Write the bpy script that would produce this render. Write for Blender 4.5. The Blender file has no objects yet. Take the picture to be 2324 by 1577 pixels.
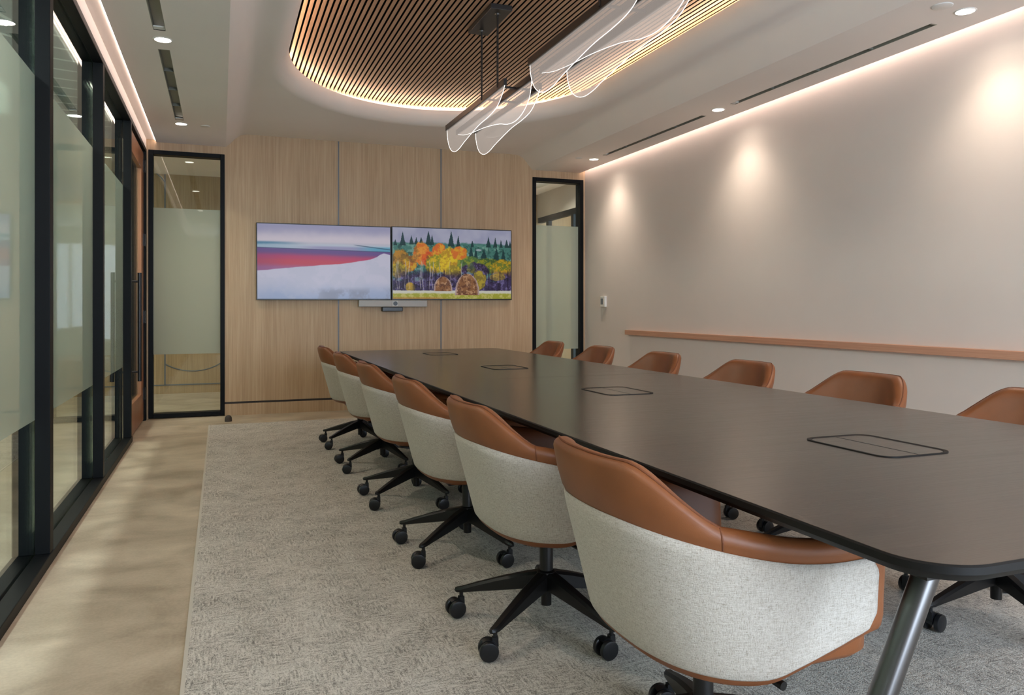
import bpy, bmesh, math, random
import numpy as np
from mathutils import Vector, Matrix
random.seed(7)
C = bpy.context.scene.collection
S = bpy.context.scene
PI = math.pi

# ------------------------------------------------------------------ camera, world, exposure
H = 1.12
cam = bpy.data.objects.new('camera', bpy.data.cameras.new('camera'))
C.objects.link(cam)
cam.location = (0, 0, H)
cam.rotation_euler = (PI/2, 0, -0.3601)
cam.data.sensor_fit = 'HORIZONTAL'; cam.data.sensor_width = 36
cam.data.lens = 1753/2324*36
cam.data.shift_y = -0.03877
cam.data.clip_start = 0.05
S.camera = cam
w = bpy.data.worlds.new('daylight'); S.world = w; w.use_nodes = True
w.node_tree.nodes['Background'].inputs[0].default_value = (0.70, 0.84, 1.0, 1)
w.node_tree.nodes['Background'].inputs[1].default_value = 8.0
S.view_settings.view_transform = 'Standard'; S.view_settings.look = 'None'
S.view_settings.gamma = 1; S.view_settings.use_curve_mapping = False
S.view_settings.exposure = 0.95
S.cycles.use_denoising = True
S.cycles.max_bounces = 10; S.cycles.diffuse_bounces = 5; S.cycles.glossy_bounces = 5
S.cycles.transmission_bounces = 8; S.cycles.transparent_max_bounces = 16
S.cycles.sample_clamp_indirect = 6; S.cycles.caustics_refractive = False; S.cycles.caustics_reflective = False

DOWN_W = 23.0       # watts of each recessed downlight
SPILL_W = 5.0       # wide soft part of the same lamp
WARM = (1.0, 0.84, 0.69)

# ------------------------------------------------------------------ helpers
def lin(r, g, b):
    f = lambda c: (c/255/12.92) if c/255 <= .04045 else ((c/255+.055)/1.055)**2.4
    return (f(r), f(g), f(b), 1)

class NT:
    def __init__(s, name):
        s.m = bpy.data.materials.new(name); s.m.use_nodes = True
        s.t = s.m.node_tree; s.b = s.t.nodes['Principled BSDF']; s.out = s.t.nodes['Material Output']
    def n(s, typ, **kw):
        x = s.t.nodes.new(typ)
        for k, v in kw.items():
            if k.startswith('i_'):
                x.inputs[k[2:]].default_value = v
            else: setattr(x, k, v)
        return x
    def l(s, a, b): s.t.links.new(a, b)
    def coords(s, scale=(1, 1, 1), rot=(0, 0, 0)):
        tc = s.n('ShaderNodeTexCoord'); mp = s.n('ShaderNodeMapping')
        mp.inputs['Scale'].default_value = scale; mp.inputs['Rotation'].default_value = rot
        s.l(tc.outputs['Object'], mp.inputs['Vector']); return mp.outputs['Vector']
    def noise(s, vec, scale=5, detail=4, rough=.5, dist=0):
        x = s.n('ShaderNodeTexNoise'); s.l(vec, x.inputs['Vector'])
        x.inputs['Scale'].default_value = scale; x.inputs['Detail'].default_value = detail
        x.inputs['Roughness'].default_value = rough; x.inputs['Distortion'].default_value = dist
        return x.outputs['Fac']
    def ramp(s, fac, stops, interp='LINEAR'):
        x = s.n('ShaderNodeValToRGB'); s.l(fac, x.inputs['Fac']); e = x.color_ramp.elements
        x.color_ramp.interpolation = interp
        while len(e) < len(stops): e.new(.5)
        for q, (p, c) in zip(e, stops): q.position = p; q.color = c
        return x.outputs['Color']
    def math(s, op, a, b=None, c=None):
        x = s.n('ShaderNodeMath', operation=op)
        for i, v in enumerate((a, b, c)):
            if v is None: continue
            if isinstance(v, (int, float)): x.inputs[i].default_value = v
            else: s.l(v, x.inputs[i])
        return x.outputs[0]
    def mix(s, fac, a, b, typ='MIX'):
        x = s.n('ShaderNodeMix', data_type='RGBA', blend_type=typ)
        for i, v in ((0, fac), (6, a), (7, b)):
            if isinstance(v, (int, float)): x.inputs[i].default_value = v
            elif isinstance(v, tuple): x.inputs[i].default_value = v
            else: s.l(v, x.inputs[i])
        return x.outputs[2]
    def bump(s, h, strength=.2, dist=.01):
        x = s.n('ShaderNodeBump'); s.l(h, x.inputs['Height'])
        x.inputs['Strength'].default_value = strength; x.inputs['Distance'].default_value = dist
        s.l(x.outputs['Normal'], s.b.inputs['Normal'])
    def col(s, v):
        if isinstance(v, tuple): s.b.inputs['Base Color'].default_value = v
        else: s.l(v, s.b.inputs['Base Color'])
    def set(s, rough=.5, metal=0, spec=.5, **kw):
        s.b.inputs['Roughness'].default_value = rough; s.b.inputs['Metallic'].default_value = metal
        s.b.inputs['Specular IOR Level'].default_value = spec
        for k, v in kw.items(): s.b.inputs[k].default_value = v
        return s

def plain(name, c, rough=.5, metal=0, spec=.5, vary=.0, scale=8):
    m = NT(name); m.set(rough, metal, spec)
    if vary:
        f = m.noise(m.coords(), scale, 5)
        d = tuple(x*(1-vary) for x in c[:3])+(1,); u = tuple(min(1, x*(1+vary)) for x in c[:3])+(1,)
        m.col(m.ramp(f, [(.3, d), (.7, u)]))
    else: m.col(c)
    return m.m

def emit(name, c, strength):
    m = NT(name); m.col((0, 0, 0, 1))
    m.b.inputs['Emission Color'].default_value = c; m.b.inputs['Emission Strength'].default_value = strength
    return m.m

def wood(name, axis, dark, mid, light, rough=.5, s=1.0):
    sc = [26*s, 26*s, 26*s]; sc[axis] = .55*s
    m = NT(name); v = m.coords(tuple(sc)); f = m.noise(v, 3.2, 6, .62, .25)
    sc2 = [2.2, 2.2, 2.2]; sc2[axis] = .12
    g = m.noise(m.coords(tuple(sc2)), 2.4, 3)
    c = m.ramp(f, [(.28, dark), (.5, mid), (.74, light)])
    c = m.mix(.30, c, m.ramp(g, [(.3, dark), (.7, light)]))
    m.col(c); m.set(rough, 0, .35); m.bump(f, .05, .004)
    return m.m

def G(v): return (v, v, v, 1)

# ------------------------------------------------------------------ materials
M = {}
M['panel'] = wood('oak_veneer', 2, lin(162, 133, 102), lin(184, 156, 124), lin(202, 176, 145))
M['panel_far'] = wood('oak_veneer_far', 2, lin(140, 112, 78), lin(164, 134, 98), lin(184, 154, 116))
M['door'] = wood('cherry_wood', 2, lin(118, 74, 50), lin(150, 100, 70), lin(170, 120, 88), .4)
M['ledge'] = wood('maple_ledge', 1, lin(178, 130, 106), lin(196, 148, 122), lin(210, 166, 140), .45)
M['slat'] = wood('walnut_slat', 1, lin(160, 124, 98), lin(180, 143, 115), lin(196, 160, 132), .5)
M['plaster'] = plain('painted_plaster', lin(219, 209, 202), .75, vary=.015, scale=3)
M['ceil'] = plain('ceiling_paint', lin(236, 228, 222), .8, vary=.012, scale=2)
M['black'] = plain('black_frame', lin(10, 12, 14), .5, .0, .15)
M['blackin'] = plain('black_felt', lin(14, 12, 11), .95, 0, .1)
M['plastic'] = plain('black_plastic', lin(24, 24, 26), .35)
M['chairmetal'] = plain('powder_black', lin(20, 19, 19), .38, .2)
M['rubber'] = plain('black_caster', lin(22, 23, 26), .3)
M['steel'] = plain('gunmetal_steel', lin(98, 96, 96), .3, 1.0)
M['chrome'] = plain('chrome', lin(200, 205, 210), .18, 1.0)
M['inlay'] = plain('steel_inlay', lin(104, 106, 110), .5, .4)
M['groove'] = plain('dark_groove', lin(40, 32, 28), .6)
M['white'] = plain('white_plastic', lin(226, 224, 220), .4)
M['silver'] = plain('silver_fabric', lin(172, 168, 164), .55, .2)
M['slot'] = plain('slot_grey', lin(150, 148, 136), .6)
M['slotdark'] = plain('slot_dark', lin(112, 112, 104), .7)
M['lcd'] = plain('lcd_grey', lin(110, 118, 128), .3)
M['darkwood_under'] = plain('table_underside', lin(26, 22, 20), .6)
M['led'] = emit('warm_led', (1.0, .74, .52, 1), 30)
M['ledslot'] = emit('soft_led', (1.0, .78, .68, 1), 7)
M['ledwall'] = emit('wall_led', (1.0, .83, .76, 1), 11)
M['lens'] = emit('lamp_lens', (1.0, .90, .76, 1), 9)
M['edge'] = emit('lit_acrylic_edge', (1.0, .93, .86, 1), 1.6)

def table_wood():
    m = NT('espresso_wood'); v = m.coords((1.3, 60, 60)); f = m.noise(v, 2.0, 7, .6, .3)
    v2 = m.coords((5, 170, 170)); f2 = m.noise(v2, 2.0, 4, .6)
    m.col(m.ramp(f, [(.3, lin(40, 33, 28)), (.6, lin(58, 48, 40)), (.8, lin(76, 63, 52))]))
    m.set(.34, 0, .6)
    r = m.math('MULTIPLY_ADD', f, .16, .12); m.l(r, m.b.inputs['Roughness'])
    m.bump(m.math('ADD', f, m.math('MULTIPLY', f2, .8)), .10, .002)
    return m.m
M['table'] = table_wood()

def concrete():
    m = NT('polished_concrete')
    f = m.noise(m.coords((1.1, 1.5, 1)), 2.3, 7, .62, .4); g = m.noise(m.coords(), 90, 3)
    c = m.ramp(f, [(.32, lin(146, 131, 111)), (.5, lin(175, 160, 139)), (.68, lin(197, 182, 160))])
    c = m.mix(.12, c, m.ramp(g, [(.35, lin(130, 112, 90)), (.65, lin(205, 188, 162))]))
    m.col(c); m.set(.42, 0, .4)
    m.l(m.math('MULTIPLY_ADD', f, .25, .3), m.b.inputs['Roughness'])
    return m.m
M['concrete'] = concrete()

def carpet():
    m = NT('woven_carpet')
    a = m.noise(m.coords((13, 85, 1)), 1.5, 4, .65, .3); b = m.noise(m.coords((85, 13, 1)), 1.5, 4, .65, .3)
    sel = m.noise(m.coords((1, 1, 1)), 11, 3, .6); big = m.noise(m.coords((1, 1, 1)), 5, 4, .6); fine = m.noise(m.coords(), 260, 2, .5)
    t_ = m.math('MULTIPLY', m.math('SUBTRACT', sel, .46), 12); t_ = m.math('MINIMUM', m.math('MAXIMUM', t_, 0), 1)
    k = m.math('ADD', m.math('MULTIPLY', b, t_), m.math('MULTIPLY', a, m.math('SUBTRACT', 1, t_)))
    k = m.math('ADD', m.math('MULTIPLY', k, .9), m.math('MULTIPLY', big, .32))
    k = m.math('ADD', k, m.math('MULTIPLY', m.math('SUBTRACT', fine, .5), .8))
    c = m.ramp(k, [(.44, lin(214, 208, 198)), (.60, lin(190, 183, 172)), (.72, lin(150, 143, 133)), (.86, lin(106, 100, 93))])
    m.col(c); m.set(.95, 0, .1, **{'Sheen Weight': .15})
    m.bump(m.math('ADD', fine, m.math('MULTIPLY', k, .5)), .5, .006)
    return m.m
M['carpet'] = carpet()

def fabric():
    m = NT('cream_boucle')
    a = m.noise(m.coords((42, 42, 380)), 1.6, 3, .6); b = m.noise(m.coords((380, 380, 42)), 1.6, 3, .6)
    fine = m.noise(m.coords(), 420, 2)
    k = m.math('ADD', m.math('MULTIPLY', m.math('ADD', a, b), .36), m.math('MULTIPLY', fine, .28))
    m.col(m.ramp(k, [(.34, lin(146, 135, 121)), (.5, lin(190, 182, 172)), (.66, lin(212, 205, 196))]))
    m.set(.95, 0, .15, **{'Sheen Weight': .2}); m.bump(k, .55, .004)
    return m.m
M['fabric'] = fabric()

def leather():
    m = NT('tan_leather')
    f = m.noise(m.coords(), 6, 4); v = m.n('ShaderNodeTexVoronoi'); m.l(m.coords(), v.inputs['Vector']); v.inputs['Scale'].default_value = 420
    m.col(m.ramp(f, [(.3, lin(122, 71, 39)), (.7, lin(138, 82, 46))]))
    m.set(.42, 0, .45); m.bump(v.outputs['Distance'], .06, .001)
    return m.m
M['leather'] = leather()
M['stitch'] = plain('stitching', lin(112, 62, 33), .7)

def fresnel(m, ior):
    g = m.n('ShaderNodeNewGeometry'); f = m.n('ShaderNodeFresnel')   # thin panes: same reflectance on both faces
    m.l(m.math('ADD', m.math('MULTIPLY', g.outputs['Backfacing'], 1/ior-ior), ior), f.inputs['IOR'])
    return f
def glass(name, tint, refl=1.0):
    m = NT(name); t = m.t
    tr = m.n('ShaderNodeBsdfTransparent'); tr.inputs[0].default_value = tint
    gl = m.n('ShaderNodeBsdfGlossy'); gl.inputs['Roughness'].default_value = .01; gl.inputs[0].default_value = (.95, 1, .98, 1)
    lw = fresnel(m, 1.5)
    mx = m.n('ShaderNodeMixShader'); m.l(m.math('MULTIPLY', lw.outputs[0], refl), mx.inputs[0])
    m.l(tr.outputs[0], mx.inputs[1]); m.l(gl.outputs[0], mx.inputs[2]); m.l(mx.outputs[0], m.out.inputs[0])
    return m.m
M['glass'] = glass('clear_glass', (.86, .93, .91, 1))

def film():
    m = NT('frosted_film')
    df = m.n('ShaderNodeBsdfDiffuse'); df.inputs[0].default_value = lin(206, 206, 192)
    tl = m.n('ShaderNodeBsdfTranslucent'); tl.inputs[0].default_value = lin(206, 208, 196)
    tr = m.n('ShaderNodeBsdfTransparent'); tr.inputs[0].default_value = (.84, .93, .90, 1)
    a = m.n('ShaderNodeMixShader'); a.inputs[0].default_value = .5; m.l(df.outputs[0], a.inputs[1]); m.l(tl.outputs[0], a.inputs[2])
    b = m.n('ShaderNodeMixShader'); b.inputs[0].default_value = .62; m.l(tr.outputs[0], b.inputs[1]); m.l(a.outputs[0], b.inputs[2])
    gl = m.n('ShaderNodeBsdfGlossy'); gl.inputs['Roughness'].default_value = .03
    fr = fresnel(m, 1.45)
    c = m.n('ShaderNodeMixShader'); m.l(fr.outputs[0], c.inputs[0]); m.l(b.outputs[0], c.inputs[1]); m.l(gl.outputs[0], c.inputs[2])
    m.l(c.outputs[0], m.out.inputs[0])
    return m.m
M['film'] = film()

def acrylic():
    m = NT('etched_acrylic')
    tr = m.n('ShaderNodeBsdfTransparent'); tr.inputs[0].default_value = (.97, .96, .95, 1)
    em = m.n('ShaderNodeEmission'); em.inputs[0].default_value = (1, .88, .80, 1)
    wv = m.n('ShaderNodeTexWave', wave_type='BANDS', bands_direction='Y'); m.l(m.coords(), wv.inputs['Vector'])
    wv.inputs['Scale'].default_value = 32; wv.inputs['Distortion'].default_value = .3
    m.l(m.math('MULTIPLY_ADD', wv.outputs['Fac'], .08, .36), em.inputs[1])
    a = m.n('ShaderNodeMixShader'); a.inputs[0].default_value = .22; m.l(tr.outputs[0], a.inputs[1]); m.l(em.outputs[0], a.inputs[2])
    gl = m.n('ShaderNodeBsdfGlossy'); gl.inputs['Roughness'].default_value = .06
    b = m.n('ShaderNodeMixShader'); b.inputs[0].default_value = .05; m.l(a.outputs[0], b.inputs[1]); m.l(gl.outputs[0], b.inputs[2])
    m.l(b.outputs[0], m.out.inputs[0])
    return m.m
M['acrylic'] = acrylic()

def rings():
    m = NT('ringed_ceiling'); tc = m.n('ShaderNodeTexCoord'); mp = m.n('ShaderNodeMapping')
    mp.inputs['Location'].default_value = (.75, -5.2, 0); m.l(tc.outputs['Object'], mp.inputs['Vector'])
    wv = m.n('ShaderNodeTexWave', wave_type='RINGS', rings_direction='Z', wave_profile='SAW'); m.l(mp.outputs[0], wv.inputs['Vector'])
    wv.inputs['Scale'].default_value = 1.2; wv.inputs['Distortion'].default_value = 0
    m.col(m.ramp(wv.outputs['Fac'], [(.84, lin(136, 148, 154)), (.88, lin(240, 245, 246)), (.97, lin(240, 245, 246)), (1, lin(136, 148, 154))]))
    m.set(.8); return m.m
M['rings'] = rings()

# ------------------------------------------------------------------ mesh building
class MB:
    def __init__(s): s.v = []; s.f = []
    def add(s, vs, fs):
        o = len(s.v); s.v += [tuple(p) for p in vs]; s.f += [tuple(i+o for i in f) for f in fs]; return s
    def box(s, x0, x1, y0, y1, z0, z1):
        return s.add([(x0, y0, z0), (x1, y0, z0), (x1, y1, z0), (x0, y1, z0), (x0, y0, z1), (x1, y0, z1), (x1, y1, z1), (x0, y1, z1)],
                     [(0, 3, 2, 1), (4, 5, 6, 7), (0, 1, 5, 4), (1, 2, 6, 5), (2, 3, 7, 6), (3, 0, 4, 7)])
    def quad(s, a, b, c, d): return s.add([a, b, c, d], [(0, 1, 2, 3)])
    def grid(s, rows, closed=False):
        n = len(rows[0]); vs = [p for r in rows for p in r]; fs = []
        for i in range(len(rows)-1):
            for j in range(n if closed else n-1):
                k = (j+1) % n
                fs.append((i*n+j, i*n+k, (i+1)*n+k, (i+1)*n+j))
        return s.add(vs, fs)
    def loft(s, rings, caps=True):
        s.grid(rings, True)
        if caps:
            n = len(rings[0]); o = len(s.v)-n*len(rings)
            s.f.append(tuple(o+i for i in reversed(range(n)))); s.f.append(tuple(o+n*(len(rings)-1)+i for i in range(n)))
        return s
    def cyl(s, p0, p1, r0, r1=None, seg=24):
        r1 = r0 if r1 is None else r1
        p0 = Vector(p0); p1 = Vector(p1); d = (p1-p0).normalized()
        a = Vector((0, 0, 1)) if abs(d.z) < .9 else Vector((1, 0, 0))
        u = d.cross(a).normalized(); v = d.cross(u)
        R = lambda p, r: [p+u*math.cos(2*PI*i/seg)*r+v*math.sin(2*PI*i/seg)*r for i in range(seg)]
        return s.loft([R(p0, r0), R(p1, r1)])
    def tube(s, pts, r, seg=8, closed=False):
        pts = [Vector(p) for p in pts]; rings = []
        n = len(pts); up = None
        for i, p in enumerate(pts):
            a = pts[max(i-1, 0)]; b = pts[min(i+1, n-1)]; d = (b-a).normalized()
            if up is None:
                up = Vector((0, 0, 1)) if abs(d.z) < .9 else Vector((1, 0, 0))
            u = (up-d*up.dot(d)).normalized(); v = d.cross(u); up = u
            rings.append([p+u*math.cos(2*PI*k/seg)*r+v*math.sin(2*PI*k/seg)*r for k in range(seg)])
        return s.loft(rings)
    def lathe(s, prof, c=(0, 0, 0), seg=32):
        rings = [[(c[0]+r*math.cos(2*PI*i/seg), c[1]+r*math.sin(2*PI*i/seg), c[2]+z) for i in range(seg)] for r, z in prof]
        return s.loft(rings)

def tag(o, label=None, cat=None, group=None, kind=None):
    if label: o['label'] = label
    if cat: o['category'] = cat
    if group: o['group'] = group
    if kind: o['kind'] = kind
    return o

def obj(name, mb, mat, parent=None, smooth=None, bevel=0, bseg=2, sub=0, loc=None):
    me = bpy.data.meshes.new(name); me.from_pydata(mb.v, [], mb.f); me.validate()
    bm = bmesh.new(); bm.from_mesh(me); bmesh.ops.recalc_face_normals(bm, faces=bm.faces); bm.to_mesh(me); bm.free()
    me.materials.append(mat)
    if smooth is not None:
        me.polygons.foreach_set('use_smooth', [True]*len(me.polygons)); me.set_sharp_from_angle(angle=math.radians(smooth))
    o = bpy.data.objects.new(name, me); C.objects.link(o)
    if loc: o.location = loc
    if parent: o.parent = parent
    if bevel:
        b = o.modifiers.new('bevel', 'BEVEL'); b.width = bevel; b.segments = bseg; b.limit_method = 'ANGLE'; b.angle_limit = math.radians(40)
    if sub:
        b = o.modifiers.new('sub', 'SUBSURF'); b.levels = sub; b.render_levels = sub
    return o

def empty(name, loc=(0, 0, 0), rz=0, **kw):
    o = bpy.data.objects.new(name, None); C.objects.link(o); o.location = loc; o.rotation_euler = (0, 0, rz)
    o.empty_display_size = .1
    return tag(o, **kw)

def struct(name, mb, mat, parent=None, label=None, cat=None, **kw):
    o = obj(name, mb, mat, parent, **kw)
    if not parent: tag(o, label, cat, kind='structure')
    return o

def copy_tree(o, parent=None):
    c = o.copy(); C.objects.link(c)
    if parent: c.parent = parent
    for ch in list(o.children): copy_tree(ch, c)
    return c

# ------------------------------------------------------------------ room dimensions
XL, XR, YB, YR = -.70, 4.175, 8.55, -2.6       # frame line of the glass wall, right wall, back wall, rear wall
ZL, ZRt, ZC, ZSLAT = 2.79, 2.768, 2.935, 3.14  # low ceiling left / right, coffer, slats

# floor
struct('floor', MB().box(-2.8, 6.2, YR-.1, 11.2, -.12, 0), M['concrete'], label='polished beige concrete floor running beside and beyond the carpet', cat='floor')
o = obj('carpet', MB().box(-.10, 3.75, YR+.3, 7.88, 0, .006), M['carpet'])
tag(o, 'grey woven carpet set into the concrete floor under the table', 'carpet')
o = obj('floor_trim', MB().box(-.112, -.10, YR+.3, 7.88, 0, .0065), plain('zinc_edge', lin(190, 184, 172), .5), o)

# right wall and rear wall
struct('wall_right', MB().box(XR, XR+.14, YR, YB, 0, 3.36), M['plaster'], label='long plain off-white wall washed by the ceiling downlights', cat='wall')
rw = MB().box(-.9, XR, YR-.12, YR, 0, .35).box(-.9, XR, YR-.12, YR, 2.62, 3.4).box(-.9, .6, YR-.12, YR, .35, 2.62).box(3.8, XR, YR-.12, YR, .35, 2.62)
struct('wall_rear', rw, M['plaster'], label='rear wall with the daylight window behind the viewer', cat='wall')
wr = empty('window_4', label='wide daylight window in the rear wall behind the viewer', cat='window', kind='structure')
mb = MB()
for x in (.6, 1.65, 2.7, 3.75): mb.box(x, x+.05, YR-.1, YR-.04, .35, 2.62)
mb.box(.6, 3.8, YR-.1, YR-.04, .35, .4).box(.6, 3.8, YR-.1, YR-.04, 2.57, 2.62)
obj('window_frame', mb, M['black'], wr)

# back wall: oak veneer round two glazed slots
wb = MB()
T0, T1 = YB, YB+.14
LWx0, LWx1, LWz0, LWz1 = -.684, .034, .008, 2.709
RWx0, RWx1, RWz0, RWz1 = 3.48, 4.15, .008, 2.682
wb.box(-.80, LWx0, T0, T1, 0, 3.36).box(LWx0, LWx1, T0, T1, LWz1, 3.36).box(LWx1, RWx0, T0, T1, 0, 3.36)
wb.box(RWx0, RWx1, T0, T1, RWz1, 3.36).box(RWx1, XR+.14, T0, T1, 0, 3.36)
wall_back = struct('wall_back', wb, M['panel'], label='oak veneer feature wall carrying the two screens', cat='wall')
for x in (1.197, 2.352):
    obj('inlay_strip', MB().box(x-.0075, x+.0075, YB-.002, YB+.004, .145, 2.95), M['inlay'], wall_back)
obj('groove', MB().box(LWx1, RWx0, YB-.0015, YB+.004, .122, .142), M['groove'], wall_back)

def glazed_slot(name, x0, x1, z0, z1, fz0, fz1, fw, depth, label):
    e = empty(name, (0, 0, 0), label=label, cat='window', kind='structure')
    ya, yb = YB-.012, YB+depth
    obj('window_frame', MB().box(x0, x0+fw, ya, yb, z0, z1).box(x1-fw, x1, ya, yb, z0, z1).box(x0+fw, x1-fw, ya, yb, z1-fw, z1).box(x0+fw, x1-fw, ya, yb, z0, z0+fw), M['black'], e, bevel=.003)
    obj('glass_pane', MB().box(x0+fw-.006, x1-fw+.006, YB+.05, YB+.058, z0+fw-.006, z1-fw+.006), M['glass'], e)
    obj('frosted_film', MB().box(x0+fw, x1-fw, YB+.047, YB+.0485, fz0, fz1), M['film'], e)
    return e
glazed_slot('window_2', LWx0, LWx1, LWz0, LWz1, .647, 2.135, .043, .11, 'tall black framed glazed slot with frosted band left of the screens')
glazed_slot('window_3', RWx0, RWx1, RWz0, RWz1, .62, 2.115, .045, .12, 'narrow black framed glazed slot with frosted band right of the screens')

# ------------------------------------------------------------------ glass partition on the left
XG, XO = -.765, -.845
gw = empty('window_1', label='black framed full height glass partition with frosted band along the left', cat='window', kind='structure')
mull_y = [-1.0, .63, 2.25, 3.872, 5.49, 7.105]
for y in mull_y:
    obj('mullion', MB().box(XG+.006, XL, y, y+.072, .045, 2.67).box(XO, XG-.006, y, y+.072, .045, 2.67), M['black'], gw, bevel=.0025)
obj('sill', MB().box(XG+.006, XL+.006, YR, 7.178, 0, .045).box(XO, XG-.006, YR, 7.178, 0, .043), M['black'], gw, bevel=.003)
obj('header', MB().box(XG+.006, XL, YR, YB, 2.67, 2.712).box(XO, XG-.006, YR, YB, 2.67, 2.712), M['black'], gw, bevel=.003)
for a, b in zip([YR]+mull_y[:], mull_y):
    if b-a < .2: continue
    obj('glass_pane', MB().box(XG-.005, XG+.005, a, b+.01, .03, 2.69), M['glass'], gw)
    obj('frosted_film', MB().box(XG+.0055, XG+.007, a+.072, b, .632, 2.13), M['film'], gw)

# door in the partition
D = empty('door_1', label='cherry wood framed glass door with black pull beside the back corner', cat='door', kind='structure')
dx0, dx1, dy0, dy1 = -.765, -.72, 7.185, 8.44
obj('door_frame', MB().box(-.845, XL, 8.45, 8.55, 0, 2.67), M['black'], D, bevel=.003)
obj('door_leaf', MB().box(dx0, dx1, dy0, dy0+.10, .012, 2.655).box(dx0, dx1, dy1-.20, dy1, .012, 2.655)
    .box(dx0, dx1, dy0+.10, dy1-.20, .012, .285).box(dx0, dx1, dy0+.10, dy1-.20, 2.47, 2.655), M['door'], D, bevel=.004)
obj('glass_pane', MB().box(-.748, -.738, dy0+.09, dy1-.19, .28, 2.48), M['glass'], D)
for z in (2.52, 1.79, 1.03, .27):
    hb = MB().box(dx1-.003, dx1+.006, 8.40, 8.46, z-.06, z+.06).cyl((dx1+.012, 8.447, z-.06), (dx1+.012, 8.447, z+.06), .009, seg=12)
    obj('hinge', hb, M['plastic'], D)
for s, xb in ((1, -.655), (-1, -.875)):
    hd = MB().cyl((xb, 7.33, .49), (xb, 7.33, 1.42), .017, seg=20)
    for z in (.57, 1.345): hd.cyl((dx1-.005 if s > 0 else dx0+.005, 7.33, z), (xb, 7.33, z), .010, seg=14)
    obj('pull_handle', hd, M['plastic'], D, smooth=40)

# ------------------------------------------------------------------ ceiling
slotsL = [(.75, 2.75), (3.10, 5.10), (5.47, 7.475)]
slotsR = [(1.05, 2.93), (3.335, 5.225), (5.62, 7.46)]
LX0, LX1 = -.382, -.312
RX0, RX1 = 3.852, 3.902
XEL, XER = -.613, 4.105
ce = MB()
def soffit(x0, x1, sx0, sx1, z, slots):
    ys = [YR]+[v for s_ in slots for v in s_]+[YB]
    for i in range(len(ys)-1):
        a, b = ys[i], ys[i+1]
        if i % 2 == 1:
            ce.quad((x0, a, z), (sx0, a, z), (sx0, b, z), (x0, b, z)); ce.quad((sx1, a, z), (x1, a, z), (x1, b, z), (sx1, b, z))
        else: ce.quad((x0, a, z), (x1, a, z), (x1, b, z), (x0, b, z))
CL, CR = .047, 3.48
soffit(XEL, CL, LX0, LX1, ZL, slotsL)
soffit(CR, XER, RX0, RX1, ZRt, slotsR)
prof = [(0, 0), (.055, .041), (.103, .086), (.135, .109), (.165, .126), (.195, .136), (.225, .1415), (.26, .1445), (.30, .145)]
prof = [(a*.84, b) for a, b in prof]
pl = [(CL+a, ZL+b) for a, b in prof]
kz = (ZC-ZRt)/.145
prr = [(CR-a, ZRt+b*kz) for a, b in prof]
for P in (pl, prr):
    ce.grid([[(x, YR, z) for x, z in P], [(x, YB, z) for x, z in P]])
# left cove recess and fascia, right cove slot
ce.quad((XEL, YR, ZL), (XEL, YB, ZL), (XEL, YB, 2.812), (XEL, YR, 2.812))
ce.quad((XEL, YR, 2.812), (XEL, YB, 2.812), (-.705, YB, 2.812), (-.705, YR, 2.812))
ce.box(-.86, -.703, YR, YB, 2.7125, 2.83)
ce.quad((XER, YR, ZRt), (XER, YB, ZRt), (XER, YB, 2.90), (XER, YR, 2.90))
ce.quad((XER, YR, 2.90), (XER, YB, 2.90), (XR, YB, 2.90), (XR, YR, 2.90))
# oval opening
EX, EY0, EY1, EA, EB = 1.775, 1.80, 5.92, 1.30, 1.50
def oval(off, z, n=160):
    out = []
    for i in range(n):
        t = 2*PI*(i+.5)/n
        yc = EY1 if math.sin(t) >= 0 else EY0
        out.append((EX+(EA+off)*math.cos(t), yc+(EB+off)*math.sin(t), z))
    return out
rim = []
for k in range(9):
    t = k/8*PI/2
    rim.append(oval(.14*(1-math.sin(t)), 3.07-(3.07-ZC)*math.cos(t)))
rim += [oval(.012, 3.071), oval(.014, 3.05), oval(.21, 3.05), oval(.21, 3.21)]
ce.grid(rim, True)
me = bpy.data.meshes.new('ceiling'); me.from_pydata(ce.v, [], ce.f)
bm = bmesh.new(); bm.from_mesh(me)
ov = [bm.verts.new(p) for p in oval(.14, ZC)]
rect = [bm.verts.new(p) for p in [(CL+.252, YR, ZC), (CR-.252, YR, ZC), (CR-.252, YB, ZC), (CL+.252, YB, ZC)]]
ed = [bm.edges.new((ov[i], ov[(i+1) % len(ov)])) for i in range(len(ov))]+[bm.edges.new((rect[i], rect[(i+1) % 4])) for i in range(4)]
flat_ = [g for g in bmesh.ops.triangle_fill(bm, edges=ed, use_beauty=True, use_dissolve=False)['geom'] if isinstance(g, bmesh.types.BMFace)]
for f_ in bm.faces: f_.smooth = True
for f_ in flat_: f_.smooth = False
bmesh.ops.remove_doubles(bm, verts=bm.verts, dist=.0004)
bm.normal_update()
for f_ in bm.faces:
    if f_.normal.z > .02: f_.normal_flip()
bm.to_mesh(me); bm.free(); me.materials.append(M['ceil'])
me.set_sharp_from_angle(angle=math.radians(38))
ceiling = bpy.data.objects.new('ceiling', me); C.objects.link(ceiling)
tag(ceiling, 'painted plaster ceiling with raised middle and oval opening', 'ceiling', kind='structure')
# roof slab closes the void over everything
struct('ceiling_slab', MB().box(-2.9, 6.3, YR-.2, 11.3, 3.34, 3.45), M['blackin'], label='dark structural slab over the ceiling void', cat='ceiling')

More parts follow.
